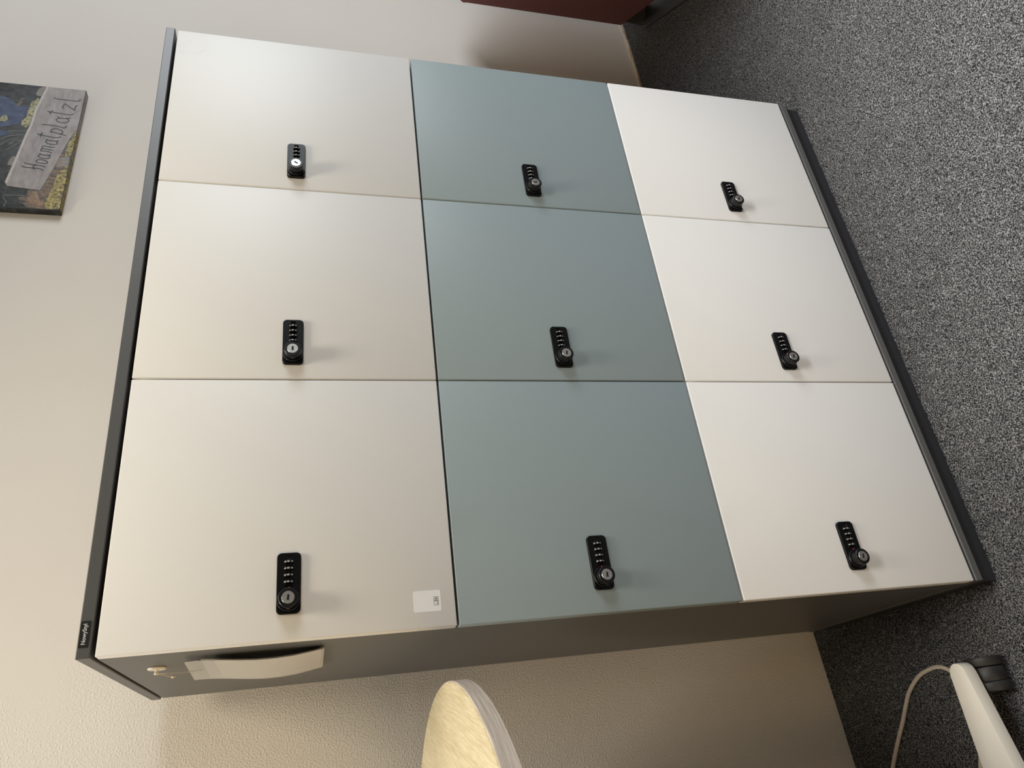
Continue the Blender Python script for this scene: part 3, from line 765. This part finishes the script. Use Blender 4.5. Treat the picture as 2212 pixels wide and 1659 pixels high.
# the print goes round the lower edge of the stretcher
bot = lambda a0, a1, mi: add_prism(bm, [(a0, A0 - .0002), (a1, A0 - .0002), (a1, A0 + .0003), (a0, A0 + .0003)], -TH + .001, -.0012, af, mi)
bot(U0 + .006, 1.40, 4)
bot(1.40, 1.43, 3)
bot(1.43, 1.49, 4)
bot(1.49, U1 - .004, 1)
obj('print', bm, PM, CANV, **O)
bm = bmesh.new()
for q in LETTER_STROKES:
    add_ribbon(bm, [tuple(p) for p in smooth_path([(a, b, 0) for a, b in q], 4)], 0.0030, af, 0.0009)
obj('lettering', bm, M_ART_INK, CANV, label='thin dark handwritten letters', **O)

# ------------------------------------------------------------------ round high table with a white castor foot
TX, TY, TR, TZ, TT = -0.543, 0.061, 0.475, 1.012, 0.0243
TAB = thing('round_table', 'round light oak high table on white castor feet beside the lockers', 'table', (TX, TY, 0))
tf = lambda u, v, h: Vector((TX + u, TY + v, h))
obj('table_top', add_lathe(bmesh.new(), [(0.0, TZ - TT + .001), (TR - .004, TZ - TT + .001), (TR - .0012, TZ - TT + .001), (TR - .0012, TZ - .0028), (TR - .0022, TZ - .0008), (TR - .0040, TZ), (0.0, TZ)], tf, 160),
    M_OAK, TAB, smooth=math.radians(25))
obj('edge_band', add_lathe(bmesh.new(), [(TR - .0012, TZ - TT), (TR - .0004, TZ - TT), (TR, TZ - TT + .0006), (TR, TZ - .0032), (TR - .0008, TZ - .0022), (TR - .0016, TZ - .0022), (TR - .0012, TZ - TT)], tf, 160, cap=False),
    M_OAKEDGE, TAB, smooth=math.radians(25))
obj('column', add_lathe(bmesh.new(), [(0.0, 0.088), (0.040, 0.088), (0.040, TZ - TT - .012), (0.12, TZ - TT - .010), (0.12, TZ - TT + .0009), (0.0, TZ - TT + .0009)], tf, 48),
    M_FOOT, TAB, smooth=math.radians(30))
DIRS = [math.atan2(0.0885 - TY, -0.1345 - TX) + k * math.pi / 2 for k in range(4)]
foot0 = None
LEN = math.hypot(-0.1345 - TX, 0.0885 - TY) + 0.010


def build_foot():
    """one flat foot along +x of its own frame, with its castor below the tip"""
    fr = lambda a, b, d: Vector((a, b, d))
    r0, r1 = 0.056, 0.0178
    pts = [(0.02, -r0), (LEN - r1, -r1)]
    pts += [(LEN - r1 + r1 * math.sin(math.pi * t / 12), -r1 * math.cos(math.pi * t / 12)) for t in range(1, 12)]
    pts += [(LEN - r1, r1), (0.02, r0)]
    f = obj('foot', add_prism(bmesh.new(), pts, 0.064, 0.088, fr, bevel=0.0012), M_FOOT, TAB, world=False, smooth=math.radians(40))
    return f


for k, a in enumerate(DIRS):
    local = Matrix.Rotation(a, 4, 'Z')
    if foot0 is None:
        foot0 = build_foot()
        foot0.matrix_basis = local
        MW[foot0] = MW[TAB] @ local
        # castor: its wheels roll along the room's y, axle along x; written in world coordinates
        CX, CY, CR = -0.1490, 0.0800, 0.0300
        cf = lambda u, v, h: Vector((CX + h, CY + u, CR + v))
        for h0, h1 in ((-0.0290, -0.0125), (0.0125, 0.0290)):
            obj('castor_wheel', add_lathe(bmesh.new(), [(0.0, h0), (CR - .006, h0), (CR - .0015, h0 + .0012), (CR, h0 + .004), (CR, h1 - .002), (CR - .002, h1), (0.0, h1)], cf, 48),
                M_RUBBER, foot0, smooth=math.radians(35))
        bm = add_lathe(bmesh.new(), [(0.0, -0.0118), (0.0265, -0.0118), (0.0275, -0.010), (0.0275, 0.010), (0.0265, 0.0118), (0.0, 0.0118)], cf, 48)
        add_lathe(bm, [(0.006, 0.050), (0.006, 0.0645)], lambda u, v, h: Vector((CX + u, CY + v, h)), 16)
        obj('castor_housing', bm, M_RUBBER, foot0, smooth=math.radians(35))
    else:
        f = copy_tree(foot0, TAB)
        f.matrix_basis = local

# ------------------------------------------------------------------ cable on the carpet
CP = [(-0.36, 0.492), (-0.33, 0.468), (-0.295, 0.439), (-0.27, 0.418), (-0.244, 0.395), (-0.211, 0.364), (-0.182, 0.339), (-0.161, 0.320), (-0.146, 0.300), (-0.131, 0.273),
      (-0.124, 0.247), (-0.121, 0.218), (-0.129, 0.193), (-0.150, 0.172), (-0.185, 0.160), (-0.225, 0.163), (-0.260, 0.180), (-0.285, 0.1955), (-0.300, 0.2025), (-0.335, 0.214), (-0.40, 0.225)]
cb = obj('power_cable', add_tube(bmesh.new(), smooth_path([(a, b, 0.0046) for a, b in CP], 6), 0.0042, 12), M_CABLE, smooth=math.radians(60))
cb['label'] = 'beige cable looping over the carpet under the white table foot'
cb['category'] = 'cable'

# ------------------------------------------------------------------ dark red sofa at the far right
SX, SY, SB, ST = 2.170, 0.498, 0.10, 0.735
d1, d2 = Vector((-0.616, -0.788, 0)), Vector((0.788, -0.616, 0))
sofa_rot = math.atan2(d2.y, d2.x)
SOFA = thing('sofa', 'dark red upholstered sofa end raised on dark metal runners by the wall', 'sofa', (SX, SY, 0), sofa_rot)
# local frame: x = depth away from the lockers' side, -y = towards the room
bm = box(0.0, 0.78, -0.86, 0.0, SB, ST, 0.0)
es = [e for e in bm.edges if (e.verts[0].co.z + e.verts[1].co.z) / 2 > ST - .01]
bmesh.ops.bevel(bm, geom=es, offset=0.055, segments=6, affect='EDGES', profile=0.5)
es = [e for e in bm.edges if abs(e.verts[0].co.z - e.verts[1].co.z) > 0.3]
bmesh.ops.bevel(bm, geom=es, offset=0.012, segments=3, affect='EDGES', profile=0.5)
obj('upholstered_body', bm, M_SOFA, SOFA, world=False, smooth=math.radians(40))
bm = bmesh.new()
add_box(bm, 0.012, 0.085, -0.016, -0.004, 0.0, SB + .001, 0.001)
add_box(bm, 0.0, 0.085, -0.86, -0.016, 0.0, 0.010, 0.001)
add_box(bm, 0.012, 0.085, -0.86, -0.848, 0.0, SB + .001, 0.001)
obj('runner', bm, M_SOFABASE, SOFA, world=False)
bm = bmesh.new()
add_box(bm, 0.695, 0.768, -0.016, -0.004, 0.0, SB + .001, 0.001)
add_box(bm, 0.695, 0.78, -0.86, -0.016, 0.0, 0.010, 0.001)
add_box(bm, 0.695, 0.768, -0.86, -0.848, 0.0, SB + .001, 0.001)
obj('runner', bm, M_SOFABASE, SOFA, world=False)
